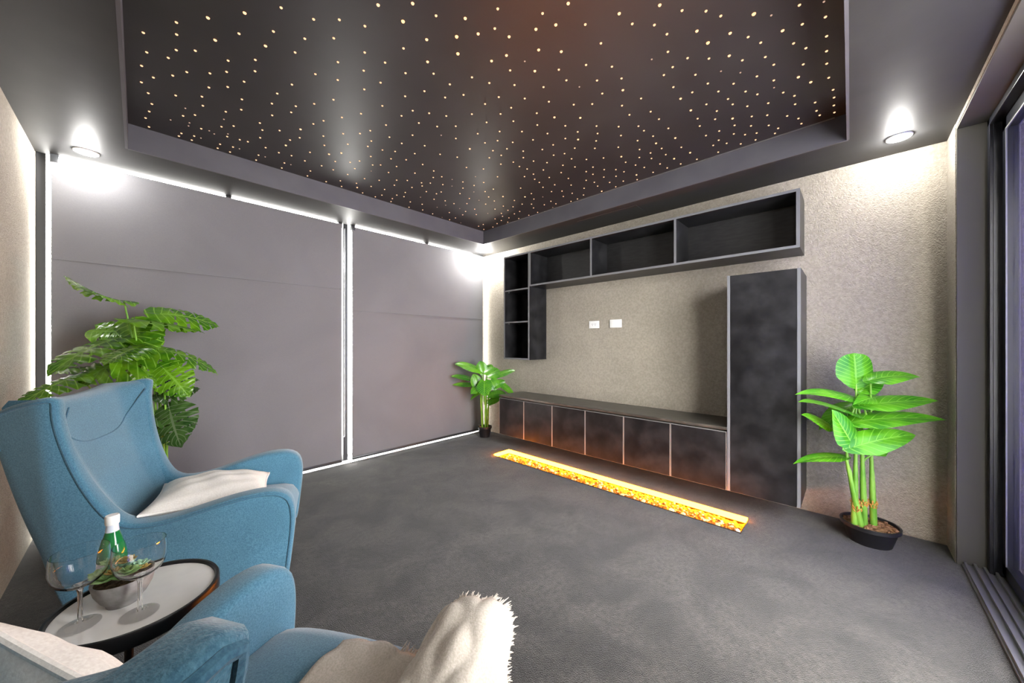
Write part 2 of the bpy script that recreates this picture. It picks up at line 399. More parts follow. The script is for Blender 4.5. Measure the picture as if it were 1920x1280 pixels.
# open shelf column
SZ0, SZ1 = 1.012, 2.222
def shelf_pin(b, x, y, z): b.tube([(x, y, z), (x+.004, y, z-.012)], .006, 6)
t = thing('open_shelf_column', 'narrow black open shelf column with three compartments near the corner', 'shelf', (WX, 2.79, SZ0))
ya, yb = 2.59-2.79, 2.99-2.79; x0 = UX-WX; hz = SZ1-SZ0
b = MB()
def panel(b, x0, x1, y0, y1, z0, z1):
    b.box(x0+.002, x1, y0, y1, z0, z1, mi=0); b.box(x0, x0+.002, y0, y1, z0, z1, mi=1)
panel(b, x0, 0, ya, ya+.018, 0, hz); panel(b, x0, 0, yb-.018, yb, 0, hz)
panel(b, x0, 0, ya+.018, yb-.018, 0, .018); panel(b, x0, 0, ya+.018, yb-.018, hz-.018, hz)
b.box(-.008, 0, ya+.018, yb-.018, .018, hz-.018, mi=0)
b.build('carcass', [M['black_ply'], M['lit_edge']], t, smooth=False)
for z in (1.808-SZ0, 1.436-SZ0):
    b = MB(); panel(b, x0+.006, -.009, ya+.019, yb-.019, z, z+.016)
    b2 = b.build('shelf_board', [M['black_ply'], M['lit_edge']], t, smooth=False)
    for px in (x0+.06, x0+.24):
        q = MB(); q.tube([(px, yb-.019, z-.003), (px, yb-.033, z-.003)], .006, 8); q.build('shelf_pin', M['alu'], b2)
# long shelf row over the television space
t = thing('wall_shelf', 'long black open wall shelf of three bays below the ceiling', 'shelf', (WX, 1.415, 1.832))
ya, yb = .240-1.415, 2.589-1.415; hz = SZ1-1.832
b = MB()
panel(b, x0, 0, ya, yb, 0, .018); panel(b, x0, 0, ya, yb, hz-.018, hz)
panel(b, x0, 0, ya, ya+.020, .018, hz-.018); panel(b, x0, 0, yb-.018, yb, .018, hz-.018)
b.box(-.008, 0, ya+.02, yb-.018, .018, hz-.018, mi=2)
b.build('carcass', [M['black_ply'], M['lit_edge'], textured('grey_back_panel', (.013,.013,.014), (.022,.022,.023), 12, .45, .5, stretch=(1,1,5))], t, smooth=False)
for y in (1.808, 1.030):
    b = MB(); panel(b, x0, -.009, y-1.415-.009, y-1.415+.009, .0185, hz-.0185)
    b.build('divider', [M['black_ply'], M['lit_edge']], t, smooth=False)

# wall plates
def plate(y0, y1, z0, z1, label, kind):
    yc, zc = (y0+y1)/2, (z0+z1)/2; w, h = (y1-y0)/2, (z1-z0)/2
    t = thing(kind, label, 'wall plate', (XT, yc, zc))
    b = MB(); b.box(-.010, 0, -w, w, -h, h, bev=.003); b.build('face_plate', M['white_plastic'], t)
    if kind == 'power_outlet':
        for s in (-1, 1):
            b = MB(); cy = s*.016
            b.box(-.0115, -.0095, cy-.008, cy-.005, .000, .010); b.box(-.0115, -.0095, cy+.005, cy+.008, .000, .010); b.box(-.0115, -.0095, cy-.0015, cy+.0015, -.013, -.004)
            b.build('socket', M['dark_plastic'], t, smooth=False)
            b = MB(); b.box(-.014, -.0095, s*.042-.006, s*.042+.006, .006, .022, bev=.001); b.build('switch', M['white_plastic'], t, smooth=False)
    else:
        for s in (-1, 0, 1):
            b = MB(); b.box(-.0125, -.0095, s*.030-.010, s*.030+.010, -.012, .012, bev=.001); b.build('data_port', M['white_plastic'], t, smooth=False)
plate(1.893, 2.013, 1.357, 1.434, 'white double power outlet on the wall above the worktop', 'power_outlet')
plate(1.644, 1.771, 1.357, 1.438, 'blank white data plate right of the power outlet', 'data_plate')

# ------------------------------------------------------------------ amber light trough in the carpet
t = thing('light_trough', 'long amber glowing light trough sunk in the carpet before the cabinets', 'light', ((FX0+FX1)/2, (FY0+FY1)/2, 0))
wx, wy = (FX1-FX0)/2, (FY1-FY0)/2
b = MB()
b.box(-wx, -wx+.004, -wy, wy, -.06, .004); b.box(wx-.004, wx, -wy, wy, -.06, .006); b.box(-wx, wx, -wy, -wy+.004, -.06, .004); b.box(-wx, wx, wy-.004, wy, -.06, .006)
b.build('tray', M['brown_metal'], t, smooth=False)
b = MB(); b.box(wx-.036, wx-.004, -wy+.004, wy-.004, -.012, .017, bev=.003); b.box(-wx+.004, wx-.036, wy-.036, wy-.004, -.012, .017, bev=.003)
b.build('led_strip', M['led'], t, smooth=False)
rnd = random.Random(3)
b = MB(); P = []
for i in range(15):
    row = []
    for j in range(180):
        row.append((lerp(-wx+.004, wx-.036, i/14), lerp(-wy+.004, wy-.036, j/179), -.022+rnd.uniform(-.007,.009)))
    P.append(row)
b.grid(P); b.build('glass_bed', M['ember'], t, smooth=False)
def rock(b, c, r, rnd, mi=None):
    bm = bmesh.new(); bmesh.ops.create_icosphere(bm, subdivisions=1, radius=r)
    for v in bm.verts:
        v.co = Vector((v.co.x*rnd.uniform(.7,1.3), v.co.y*rnd.uniform(.7,1.5), v.co.z*rnd.uniform(.5,1))) + Vector(c)
    me = bpy.data.meshes.new('t'); bm.to_mesh(me); bm.free(); b.bm.from_mesh(me); bpy.data.meshes.remove(me)
b = MB()
for k in range(160):
    rock(b, (rnd.uniform(-wx+.012, wx-.05), rnd.uniform(-wy+.02, wy-.05), -.014), rnd.uniform(.005,.011), rnd)
o = b.build('glass_pebbles', M['crystal'], t, smooth=False); o['kind'] = 'stuff'
for k in range(16):
    y = lerp(-wy+.02, wy-.08, (k+rnd.uniform(.1,.9))/16)
    b = MB(); rock(b, (-wx+.035+rnd.uniform(0,.05), y, -.006), rnd.uniform(.012,.022), rnd); b.build('crystal', M['crystal'], t, smooth=False)
b = MB(); rock(b, (-wx+.022, -wy+.022, .002), .016, rnd); tag(b.build('crystal', M['crystal_white'], t, smooth=False), 'pale crystal at the near end')

# ------------------------------------------------------------------ downlights
def downlight(x, y, label, watts):
    t = thing('downlight', label, 'downlight', (x, y, H), 0, 'recessed downlights')
    b = MB(); b.lathe([(.043,-.006),(.046,-.009),(.053,-.007),(.056,-.001),(.056,.0)], seg=40); b.build('trim_ring', M['lamp_trim'], t)
    b = MB(); b.lathe([(.0005,-.0065),(.043,-.006)], seg=40); b.build('diffuser', M['lamp'], t)
    l = bpy.data.lights.new('downlight_lamp', 'POINT'); l.shadow_soft_size = .02; l.energy = watts; l.color = (1,.975,.94)
    lo = bpy.data.objects.new('downlight_lamp', l); COL.objects.link(lo); lo.location = (x, y, H-.028)
W = 13
downlight(-.225, 3.470, 'round white downlight in the soffit above the monstera', W)
downlight(3.052, -.205, 'round white downlight in the soffit above the potted philodendron', W)
downlight(3.105, 3.450, 'round white downlight in the corner where blinds meet the shelf wall', 42)
downlight(-.215, -.200, 'round white downlight in the soffit behind the foreground armchair', W)

# ------------------------------------------------------------------ star ceiling
STARS = """1748 288 2 769 1366 2 971 1262 2 1773 466 2 1032 1332 2 755 1266 1 1183 816 1 663 1372 1 1442 554 1 301 1802 1 1364 689 1 200 1940 1 941 1165 1 1226 909 1 1184 984 1 1927 213 1 1673 483 1 1785 381 1 1027 1182 1 1131 1094 1 888 1371 1 237 2059 1 400 1933 1 1276 1044 1 1356 974 1 1196 1174 1 1922 414 1 1170 1249 1 961 1476 1 1362 1139 1 2319 192 1 2408 149 1 1790 883 1 1828 148 0 398 1667 0 1005 1036 0 1528 497 0 1598 427 0 2073 682 1 1146 917 0 850 1243 0 1664 389 0 1969 75 0 506 1628 0 581 1552 0 111 2064 0 1446 671 0 1946 148 0 1311 817 0 1516 605 0 668 1504 0 1059 1110 0 2218 673 1 405 1818 0 15 2237 0 304 1940 0 1599 583 0 116 2144 0 2096 76 0 1862 328 0 599 1664 0 1722 1287 1 511 1760 0 1833 1177 1 2472 515 1 1936 293 0 1442 817 0 2043 186 0 2115 148 0 841 1489 0 121 2259 0 182 2200 0 2203 80 0 1699 615 0 27 2376 0 504 1876 0 728 1641 0 709 2525 1 2048 292 0 98 2348 0 1801 561 0 1874 488 0 386 2063 0 1996 375 0 297 2163 0 664 1791 0 822 1629 0 2302 83 0 2229 166 0 2133 270 0 1504 933 0 11 2510 0 2446 838 1 1601 847 0 1809 632 0 2018 1313 1 1437 1047 0 1274 1225 0 773 1754 0 401 2150 0 304 2258 0 167 2404 0 925 1618 0 248 2331 0 2421 955 1 1024 1519 0 615 1953 0 1940 567 0 1832 683 0 120 2487 0 697 2803 1 2167 344 0 1173 1398 0 53 2577 0 2431 80 0 1706 849 0 708 1913 0 1522 1061 0 2260 286 0 1632 947 0 1594 1923 1 378 2277 0 11 2669 0 869 1771 0 1261 1363 0 2050 539 0 2144 442 0 1125 1520 0 555 2121 0 1362 1278 0 2707 826 1 998 2629 1 326 2387 0 1479 1177 0 1953 679 0 258 2464 0 943 2709 1 832 1881 0 2563 67 0 1061 1660 0 2420 1206 1 2154 515 0 2255 409 0 2064 619 0 2405 263 0 37 2758 0 520 2255 0 1737 976 0 2714 938 1 2325 367 0 1224 1530 0 141 2675 0 2479 222 0 1010 1771 0 241 2583 0 1369 1403 0 1167 1620 0 2647 65 0 1476 1307 0 1920 840 0 2257 492 0 397 2451 0 749 2085 0 1589 1226 0 2628 144 0 2453 336 0 521 2371 0 687 2200 0 53 2868 0 1355 1500 0 1774 1060 0 2569 227 0 2223 592 0 2326 484 0 1706 1139 0 2734 68 0 254 2678 0 1903 944 0 961 1937 0 621 2298 0 2402 427 0 1480 1415 0 412 2562 0 1103 1849 0 2728 143 0 2329 565 0 44 2972 0 353 2650 0 2068 847 0 619 2379 0 2820 68 0 1182 1799 0 1619 1339 0 907 2094 0 1477 1499 0 1361 1623 0 2010 950 0 232 2821 0 2578 358 0 2794 132 0 549 2492 0 184 2883 0 1082 1939 0 2766 1248 1 1267 1747 0 2669 273 0 2528 427 0 843 2212 0 30 3074 0 2746 227 0 2328 668 0 2172 839 0 2407 593 0 778 2326 0 1579 1491 0 1474 1618 0 516 2634 0 1191 1925 0 2823 219 0 746 2405 0 1061 2090 0 1709 1409 0 2558 522 0 2705 368 0 1836 1288 0 2635 449 0 410 2789 0 1972 1148 0 2416 681 0 1367 1786 0 2154 959 0 1289 1873 0 359 2853 0 2073 1051 0 46 3185 0 2306 832 0 2783 330 0 274 2972 0 544 2710 0 621 2636 0 1020 2219 0 2224 954 0 2559 607 0 1595 1627 0 1694 1524 0 1943 1267 0 1314 3111 1 2750 438 0 192 3131 0 2836 353 0 988 2297 0 1824 1419 0 2047 1184 0 914 2378 0 1514 1747 0 2659 547 0 2719 496 0 1232 2067 0 2172 1085 0 2555 683 0 252 3111 0 835 2499 0 2324 936 0 402 2962 0 1139 2197 0 554 2821 0 734 2632 0 1877 76 3 2850 1607 1 183 3185 0 1450 1893 0 1950 1368 0 466 2947 0 1814 1533 0 2837 458 0 698 2708 0 2672 637 0 1658 1711 0 2304 1032 0 2115 1234 0 1077 2327 0 246 3185 0 508 2937 0 1742 1651 0 1617 1791 0 1232 2205 0 2751 608 0 2825 540 0 384 3111 0 984 2480 0 1955 1472 0 2323 2326 1 879 2611 0 2716 681 0 2469 2184 1 1355 2117 0 1090 2408 0 1805 237 3 451 3091 0 2289 1163 0 2589 847 0 608 2935 0 2090 1387 0 2188 1287 0 2510 951 0 1771 1734 0 1948 1561 0 2417 1068 0 380 3185 0 1180 2377 0 1720 1822 0 1872 1672 0 1251 2330 0 2835 679 0 840 2779 0 448 3185 0 689 2944 0 2515 1031 0 1362 2255 0 2100 1480 0 1492 2132 0 2613 961 0 597 3089 0 2063 1549 0 1804 1824 0 763 2925 0 1163 2521 0 1601 2074 0 2520 1115 0 1938 1730 0 1768 1911 0 2346 1308 0 2595 1057 0 1280 2445 0 2195 1484 0 2837 819 0 2278 1410 0 1364 2377 0 601 3185 0 853 2936 0 1134 2644 0 2027 1708 0 1012 2782 0 1934 1827 0 1094 2714 0 2516 1219 0 2114 1649 0 757 3082 0 2719 1042 0 2826 929 0 1891 1916 0 1486 2349 0 1228 2631 0 1270 2587 0 2608 1184 0 2229 1586 0 965 2925 0 1365 2520 0 2014 1838 0 2314 1534 0 2412 1435 0 1744 2144 0 2689 1151 0 2819 1026 0 765 3185 0 1158 2786 0 1850 2067 0 2084 1821 0 2507 1392 0 2570 1326 0 1050 2927 0 2184 1739 0 933 3077 0 1602 2374 0 2438 1511 0 2646 1296 0 2814 1133 0 1369 2655 0 2315 1664 0 1690 687 3 1519 2513 0 1281 1134 3 2183 1840 0 2514 1496 0 1159 2924 0 944 3185 0 2673 1378 0 2165 1920 0 1703 2410 0 2016 2081 0 2618 1457 0 1662 2470 0 2316 1783 0 2438 1680 0 1284 2898 0 2258 1890 0 2848 1279 0 1480 2731 0 2002 467 3 1381 2839 0 2568 1592 0 1544 2672 0 1162 3082 0 2079 399 3 2795 1375 0 1086 3185 0 1880 2359 0 2647 1562 0 2007 2239 0 2330 1899 0 2739 1470 0 1649 2624 0 1704 2575 0 1274 3031 0 1793 2522 0 2455 1832 0 2557 1734 0 1514 2834 0 1988 2341 0 1686 2673 0 2731 1579 0 1387 3001 0 1211 3185 0 2850 1472 0 2424 1935 0 1641 2763 0 1955 2452 0 2303 2087 0 2688 1687 0 2152 2274 0 1496 2973 0 1608 1038 3 2324 293 3 2602 1861 0 1775 2746 0 2137 2365 0 2546 1935 0 1870 2655 0 1654 2898 0 1394 3185 0 2703 1821 0 2008 2561 0 2454 2093 0 1864 2719 0 2805 1767 0 1536 3105 0 1630 3006 0 2705 1920 0 1693 2989 0 2237 2427 0 1512 3185 0 2136 2584 0 1641 3109 0 2843 1857 0 2564 2156 0 1919 2839 0 2460 2310 0 2012 2792 0 2337 2456 0 2715 2071 0 1667 3184 0 2850 1934 0 1798 3057 0 187 2779 3 2112 2787 0 2199 2696 0 2797 2073 0 2332 2573 0 2577 2316 0 2640 2250 0 1908 3025 0 2739 2170 0 2487 2485 0 2565 2427 0 1859 3185 0 2729 2299 0 357 2747 3 2343 2750 0 2484 2601 0 135 2989 3 1993 3150 0 2597 2528 0 217 2944 3 2320 2866 0 2703 2463 0 2223 3012 0 216 2990 3 2850 2346 0 2611 2638 0 2125 3169 0 2715 2549 0 2453 2853 0 2360 2964 0 2850 2466 0 312 2963 3 2681 2691 0 339 2984 3 400 2920 3 2761 2673 0 2364 3094 0 1361 1932 3 2679 2804 0 2850 2611 0 285 3108 3 2354 3185 0 2764 2793 0 2850 2778 0 2802 2899 0 2713 3033 0 2717 3119 0 486 3085 3 2850 3019 0 2836 3162 0 636 3084 3 798 3076 3 1264 2733 3 1892 2211 3 1790 2387 3 1865 2489 3 2072 2443 3 2583 2064 3 1806 2891 3 2226 2550 3 2081 2880 3 2053 2984 3 2850 2151 3 2230 2849 3 2515 2742 3 2255 3185 3 2504 3179 3"""
sv = [int(q) for q in STARS.split()]
SR = [.0056, .0066, .0076, .0042]
def star_bm(bm, r, c=(0,0,0), mi=0):
    rings = []
    for a in (0, 35, 65):
        rr, zz = r*math.cos(math.radians(a)), -r*math.sin(math.radians(a))*.8
        rings.append([bm.verts.new((c[0]+rr*math.cos(2*PI*k/10), c[1]+rr*math.sin(2*PI*k/10), c[2]+zz)) for k in range(10)])
    tip = bm.verts.new((c[0], c[1], c[2]-r*.8))
    for i in range(2):
        for k in range(10): bm.faces.new((rings[i][k], rings[i][(k+1)%10], rings[i+1][(k+1)%10], rings[i+1][k])).material_index = mi
    for k in range(10): bm.faces.new((rings[2][k], rings[2][(k+1)%10], tip)).material_index = mi
SM = []
for k in range(4):
    bm = bmesh.new(); star_bm(bm, SR[k]); me = bpy.data.meshes.new('star_light'); bm.to_mesh(me); bm.free(); me.materials.append(M['star'][k]); SM.append(me)
rest = bmesh.new(); ns = 0
for i in range(0, len(sv), 3):
    x, y, k = sv[i]/1000, sv[i+1]/1000, sv[i+2]
    if ns < 300:
        o = bpy.data.objects.new('star_light', SM[k]); COL.objects.link(o); o.location = (x, y, TZ)
        tag(o, 'tiny warm glowing star light in the dark ceiling tray', 'star light', 'star lights in the ceiling')
    else:
        star_bm(rest, SR[k], (x, y, TZ-.0008), k)
    ns += 1
me = bpy.data.meshes.new('far_star_lights'); rest.to_mesh(me); rest.free()
for m_ in M['star']: me.materials.append(m_)
o = bpy.data.objects.new('far_star_lights', me); COL.objects.link(o)
tag(o, 'scatter of the smallest star lights toward the far corner of the tray', 'star lights', 'star lights in the ceiling', 'stuff')
# ------------------------------------------------------------------ armchairs
HW = .352                    # half width at the outer side panels
TH = .088                    # thickness of arms and wings
EDGE_A = [(-.010,.150),(.010,.165),(.022,.27),(.034,.38),(.037,.46),(.022,.530),(-.028,.564),(-.10,.571),(-.19,.560),(-.29,.535),(-.385,.510),
          (-.470,.503),(-.525,.520),(-.565,.575),(-.606,.68),(-.636,.80),(-.652,.91),(-.653,.970),(-.648,1.005),(-.672,1.018),(-.73,1.006),(-.81,.978),(-.842,.945)]
EDGE_B = [(-.010,.150),(-.20,.150),(-.40,.150),(-.57,.150),(-.635,.150),(-.662,.165),(-.695,.28),(-.755,.45),(-.800,.62),(-.830,.78),(-.845,.89),(-.842,.945)]
NE = 72
def resample(pts, n, cut, frac):
    """n+1 points along pts; the fraction frac of them lies before the vertex nearest cut"""
    pts = chaikin(pts, 2, closed=False)
    k = min(range(len(pts)), key=lambda i: (pts[i][0]-cut[0])**2 + (pts[i][1]-cut[1])**2)
    out = []
    for seg, m in ((pts[:k+1], round(n*frac)), (pts[k:], n-round(n*frac))):
        L = [0]
        for a, c in zip(seg, seg[1:]): L.append(L[-1]+math.hypot(a[0]-c[0], a[1]-c[1]))
        for q in range(m):
            t = L[-1]*q/m; i = max(i for i in range(len(L)) if L[i] <= t+1e-9); i = min(i, len(seg)-2)
            f = (t-L[i])/max(1e-9, L[i+1]-L[i]); out.append((lerp(seg[i][0], seg[i+1][0], f), lerp(seg[i][1], seg[i+1][1], f)))
    out.append(pts[-1]); return out
RA = resample(EDGE_A, NE, (-.49,.504), .5); RB = resample(EDGE_B, NE, (-.655,.16), .5)
RING = RA + RB[-2:0:-1]
def clamp(t): return min(1, max(0, t))
def width(x, z):
    """distance of the outer panel from the chair's centre plane"""
    k = clamp((-x-.10)/.46); k = k*k*(3-2*k); r = clamp((z-.45)/.55)
    return HW + .012*(z-.3) - k*(.060*(1-r) - .030*r) - .072*clamp((-x-.70)/.14)
def offset_poly(poly, d):
    n = len(poly); out = []
    for i in range(n):
        p0, p, p1 = Vector(poly[i-1]), Vector(poly[i]), Vector(poly[(i+1)%n])
        t = (p1-p0).normalized(); nn = Vector((-t.y, t.x))      # poly runs counter-clockwise in (x, z): left normal points inside
        out.append((p.x+nn.x*d, p.y+nn.y*d))
    return out
def thick(x, z): return lerp(TH, .052, clamp((z-.55)/.28))
def side_bm(s):
    b = MB(); R = []
    for ins, y in ((.010,0),(.003,.003),(0,.010),(0,TH-.022),(.005,TH-.008),(.014,TH-.001),(.018,TH)):
        R.append([(x, s*(width(x, z)-(y if y < .011 else y*thick(x, z)/TH)), z) for x, z in offset_poly(RING, ins)])
    V = b.grid(R, closed_v=True)
    for row, y in ((R[0], 0), (R[-1], TH)):
        vr = V[0] if y == 0 else V[-1]; n = len(row); NS_ = 8; G = []
        for i in range(1, NE):
            a, c = row[i], row[(n-i) % n]; g = [vr[i]]
            for q in range(1, NS_):
                x, z = lerp(a[0], c[0], q/NS_), lerp(a[2], c[2], q/NS_)
                g.append(b.bm.verts.new((x, s*(width(x, z)-y*thick(x, z)/TH), z)))
            g.append(vr[(n-i) % n]); G.append(g)
        for g, h in zip(G, G[1:]):
            for q in range(NS_): b.face((g[q], h[q], h[q+1], g[q+1]))
        b.face([vr[0]] + G[0]); b.face([vr[NE]] + G[-1][::-1])
    return b
def piping_bm(s):
    b = MB()
    b.tube([(x, s*(width(x, z)-.0015), z) for x, z in offset_poly(RING, .012)[3:NE+6]], .0060, 8)
    return b
BACKF = [(.36,-.53),(.48,-.570),(.62,-.632),(.75,-.680),(.88,-.715),(1.0,-.735)]
BACKR = [(.18,-.655),(.30,-.695),(.50,-.76),(.66,-.80),(.80,-.822),(.90,-.834),(1.0,-.836)]
WINGF = [(.50,-.53),(.52,-.535),(.575,-.570),(.68,-.611),(.80,-.641),(.91,-.657),(1.02,-.657)]
def back_front(f, z):
    """front of the back at f = -1..1 across: flat in the middle, folding forward to the wing edges"""
    x = interp(BACKF, z); a = abs(f)
    t = clamp((a-.66)/.34); t = t*t*.35 + t*.65
    return x + .012*a*a + t*max(0, interp(WINGF, z) - x - .012)*clamp((z-.46)/.10)
def chair(name, label, loc, rz):
    t = thing(name, label, 'armchair', loc, rz, 'blue wingback armchairs')
    for s in (1, -1): side_bm(s).build('side_panel', M['blue'], t, angle=60)
    for s in (1, -1): piping_bm(s).build('piping', M['blue_cord'], t)
    b = MB(); P = []
    for i in range(27):
        f = lerp(-1, 1, i/26); row = []
        zt = .985 + .022*f*f
        ring = []
        for z in (.20,.24): ring.append((-.55, z))
        for k in range(13):
            z = lerp(.30, zt-.03, k/12); ring.append((None, z))
        zr = zt
        ring += [('a', zr-.012), ('b', zr), ('c', zr-.004), ('d', zr-.03)]
        for k in range(7):
            z = lerp(zt-.06, .20, k/6); ring.append(('r', z))
        for x, z in ring:
            xm = x
            if x is None: xm = back_front(f, z)
            elif x == 'a': xm = back_front(f, zt-.03) - .008
            elif x == 'b': xm = back_front(f, zt-.03) - .035
            elif x == 'c': xm = interp(BACKR, zt) + .03
            elif x == 'd': xm = interp(BACKR, zt-.03) + .006
            elif x == 'r': xm = interp(BACKR, z) + .006
            row.append((xm, f*(width(xm, z)-thick(xm, z)+.012), z))
        P.append(row)
    V = b.grid(P, closed_v=True); b.face(V[0]); b.face(V[-1])
    b.build('backrest', M['blue'], t, angle=50)
    # seam that curves across the head part of the back
    b = MB(); pts = []
    for i in range(25):
        f = lerp(-1, 1, i/24); y = f*(width(-.7,.9)-thick(-.7,.9)-.004); z = .80 + .17*abs(f)**3.2
        pts.append((back_front(f, z)+.0005, y, z))
    b.tube(pts, .0028, 6); b.build('seam', M['blue_cord'], t)
    # seat cushion
    b = MB(); P = []
    sw = HW-TH-.004
    for i in range(15):
        f = lerp(-1, 1, i/14); row = []
        e = (1-abs(f)**6)
        top = .405 + .016*(1-f*f)
        for x, z in ((-.56,.25),(-.56,.40),(-.45,top),(-.30,top+.006),(-.15,top+.004),(-.05,top-.004),(-.01,top-.018),(.012,top-.05),(.020,.33),(.012,.27),(-.01,.25)):
            row.append((x, f*(width(x, .40)-TH-.002), z - (0 if z < .3 else .014*(1-e))))
        P.append(row)
    V = b.grid(P, closed_v=True); b.face(V[0]); b.face(V[-1])
    b.build('seat', M['blue'], t, angle=50)
    b = MB(); b.box(-.60, .004, -sw+.055, sw-.055, .152, .252, bev=.01); b.box(-.30, .004, -sw+.012, sw-.012, .152, .252, bev=.01); b.build('base_rail', M['blue'], t)
    for sx, sy in ((-.06,1),(-.06,-1),(-.58,1),(-.58,-1)):
        b = MB(); y = sy*(HW-.075)
        b.tube([(sx, y, .16), (sx+(.012 if sx > -.3 else -.02), y+sy*.008, 0)], [.020, .012], 12); b.build('leg', M['legwood'], t)
    return t
chair('armchair', 'blue wingback armchair with a white cushion, in front of the monstera', (.552, 2.112, 0), math.radians(-18.5))
chair('armchair', 'blue wingback armchair with a fringed cream throw, cut off by the foreground', (.434, .955, 0), math.radians(29.3))

def cushion(label, loc, rot, size, thick, puff=.5):
    b = MB()
    n = 22
    for s in (1, -1):
        P = []
        for i in range(n+1):
            row = []
            for j in range(n+1):
                u, v = lerp(-1, 1, i/n), lerp(-1, 1, j/n)
                pin = 1 - .07*(1-u*u)*0 
                e = max(0, (1-u*u)*(1-v*v))**puff
                x = u*size*(1-.075*(1-v*v)); y = v*size*(1-.075*(1-u*u))
                wr = .004*math.sin(9*u+3*v+s)*e + .003*math.sin(14*v-6*u)*e
                row.append((x, y, s*(.004+thick*e)+wr))
            P.append(row)
        b.grid(P)
    bmesh.ops.remove_doubles(b.bm, verts=b.bm.verts[:], dist=.0009)
    edge = [(1,-1),(1,1),(-1,1),(-1,-1)]
    pts = []
    for k in range(4):
        a, c = edge[k], edge[(k+1)%4]
        for q in range(16):
            u, v = lerp(a[0], c[0], q/16), lerp(a[1], c[1], q/16)
            pts.append((u*size*(1-.075*(1-v*v)), v*size*(1-.075*(1-u*u)), 0))
    pts.append(pts[0])
    o = b.build('cushion', M['linen'], angle=80); o.location = loc; o.rotation_euler = rot
    tag(o, label, 'cushion', 'white scatter cushions')
    q = MB(); q.tube(pts, .0058, 8, cap=False); q.build('edge_trim', M['linen'], o)
    return o
def local(ch, p):
    a = ch[3]; c, s = math.cos(a), math.sin(a)
    return (ch[0]+p[0]*c-p[1]*s, ch[1]+p[0]*s+p[1]*c, p[2])
C1 = (.552, 2.112, 0, math.radians(-18.5)); C2 = (.434, .955, 0, math.radians(29.3))
from mathutils import Euler
def chair_rot(ch, tilt, roll=0, yaw=0, spin=0): return (Matrix.Rotation(ch[3]+yaw, 3, 'Z') @ Matrix.Rotation(tilt, 3, 'Y') @ Matrix.Rotation(roll, 3, 'X') @ Matrix.Rotation(spin, 3, 'Z')).to_euler()
cushion('plump white cushion lying on the seat of the far blue armchair', local(C1, (-.310, -.020, .497)), chair_rot(C1, math.radians(4), math.radians(-2), math.radians(6)), .212, .075)
cushion('white cushion leaning on the back of the foreground armchair at the left edge', local(C2, (-.490, .062, .618)), chair_rot(C2, math.radians(70), 0, 0, math.radians(17)), .190, .050)

# cream throw over the foreground armchair's seat and right arm
def throw_point(q, x):
    """q runs across the chair from the seat, over the right arm and down outside"""
    L = [(.02,.436),(-.06,.440),(-.14,.442),(-.21,.448),(-.244,.475),(-.252,.53),(-.262,.575),(-.29,.601),(-.34,.608),(-.380,.594),(-.398,.54),(-.402,.45),(-.406,.36),(-.410,.27)]
    f = q*(len(L)-1); i = min(int(f), len(L)-2)
    y, z = lerp(L[i][0], L[i+1][0], f-i), lerp(L[i][1], L[i+1][1], f-i)
    return y, z
b = MB(); P = []; FR = []
NQ, NX = 90, 40
for i in range(NQ+1):
    q = i/NQ; row = []
    y, z = throw_point(q, 0)
    xf = -.075 + .012*math.sin(q*19) - .05*max(0, q-.75)
    onarm = 1 if .38 < q < .72 else 0
    if q > .40: xf += .035*min(1, (q-.40)/.15)
    for j in range(NX+1):
        x = xf - .50*(j/NX)
        dz = 0
        if q > .36: dz = -.055*min(1, max(0, (-x-.10)/.30)) * min(1, (q-.36)/.1)*1.0
        droop = 0
        if j < 5 and onarm: droop = -.0009*(5-j)**2
        wr = .0045*math.sin(q*46+x*9) + .0035*math.sin(q*23-x*31) + .003*math.sin(x*55+q*9)
        nz = 1 if q < .36 or .42 < q < .68 else .25
        yy = y + (wr*1.3 if nz < 1 else 0) + (.10*(x+.09) if q < .3 else 0)*(1-q/.3 if q < .3 else 0)*(-1.3)
        row.append((x, yy - (.004 if q > .68 else 0), z + dz + droop + abs(wr)*nz*1.2 + .002))
    if q > .34: row = [(p[0], p[1]+.058*min(1, max(0, (-p[0]-.10)/.46))**1.3, p[2]) for p in row]
    P.append(row); FR.append(row[0])
b.grid(P)
P2 = [[(p[0], p[1], p[2]-.004) if i < 60 else (p[0], p[1]+.004, p[2]) for p in row] for i, row in enumerate(P)]
th = thing('throw', 'cream throw with frayed edges draped over the right arm of the foreground armchair', 'throw', (C2[0], C2[1], 0), C2[3])
o = b.build('cloth', M['throw'], th, angle=80)
sm = o.modifiers.new('thickness', 'SOLIDIFY'); sm.thickness = .005; sm.offset = 1
rnd = random.Random(11)
b = MB()
def tuft(p, d, ln, r):
    p = Vector(p); d = Vector(d).normalized(); k = Vector((rnd.uniform(-.5,.5), rnd.uniform(-.5,.5), rnd.uniform(-.5,.2)))
    b.tube([p - d*.004, p + d*ln*.5 + k*ln*.15, p + d*ln + k*ln*.45], [r, r*.9, r*.35], 5)
for i in range(14, NQ):
    for s in range(6):
        f = rnd.random(); a, c = FR[i], FR[i+1]
        p = tuple(lerp(a[k], c[k], f) for k in range(3))
        q = i/NQ
        tuft(p, (1, -.2 if q > .6 else .1, -.15 if q < .7 else -.45), rnd.uniform(.010,.034), .0022)
E1 = P[-1]
for j in range(NX):
    for s in range(4):
        f = rnd.random(); p = tuple(lerp(E1[j][k], E1[j+1][k], f) for k in range(3))
        tuft(p, (0, -.1, -1), rnd.uniform(.014,.03), .0018)
b.build('fringe', M['throw'], th)

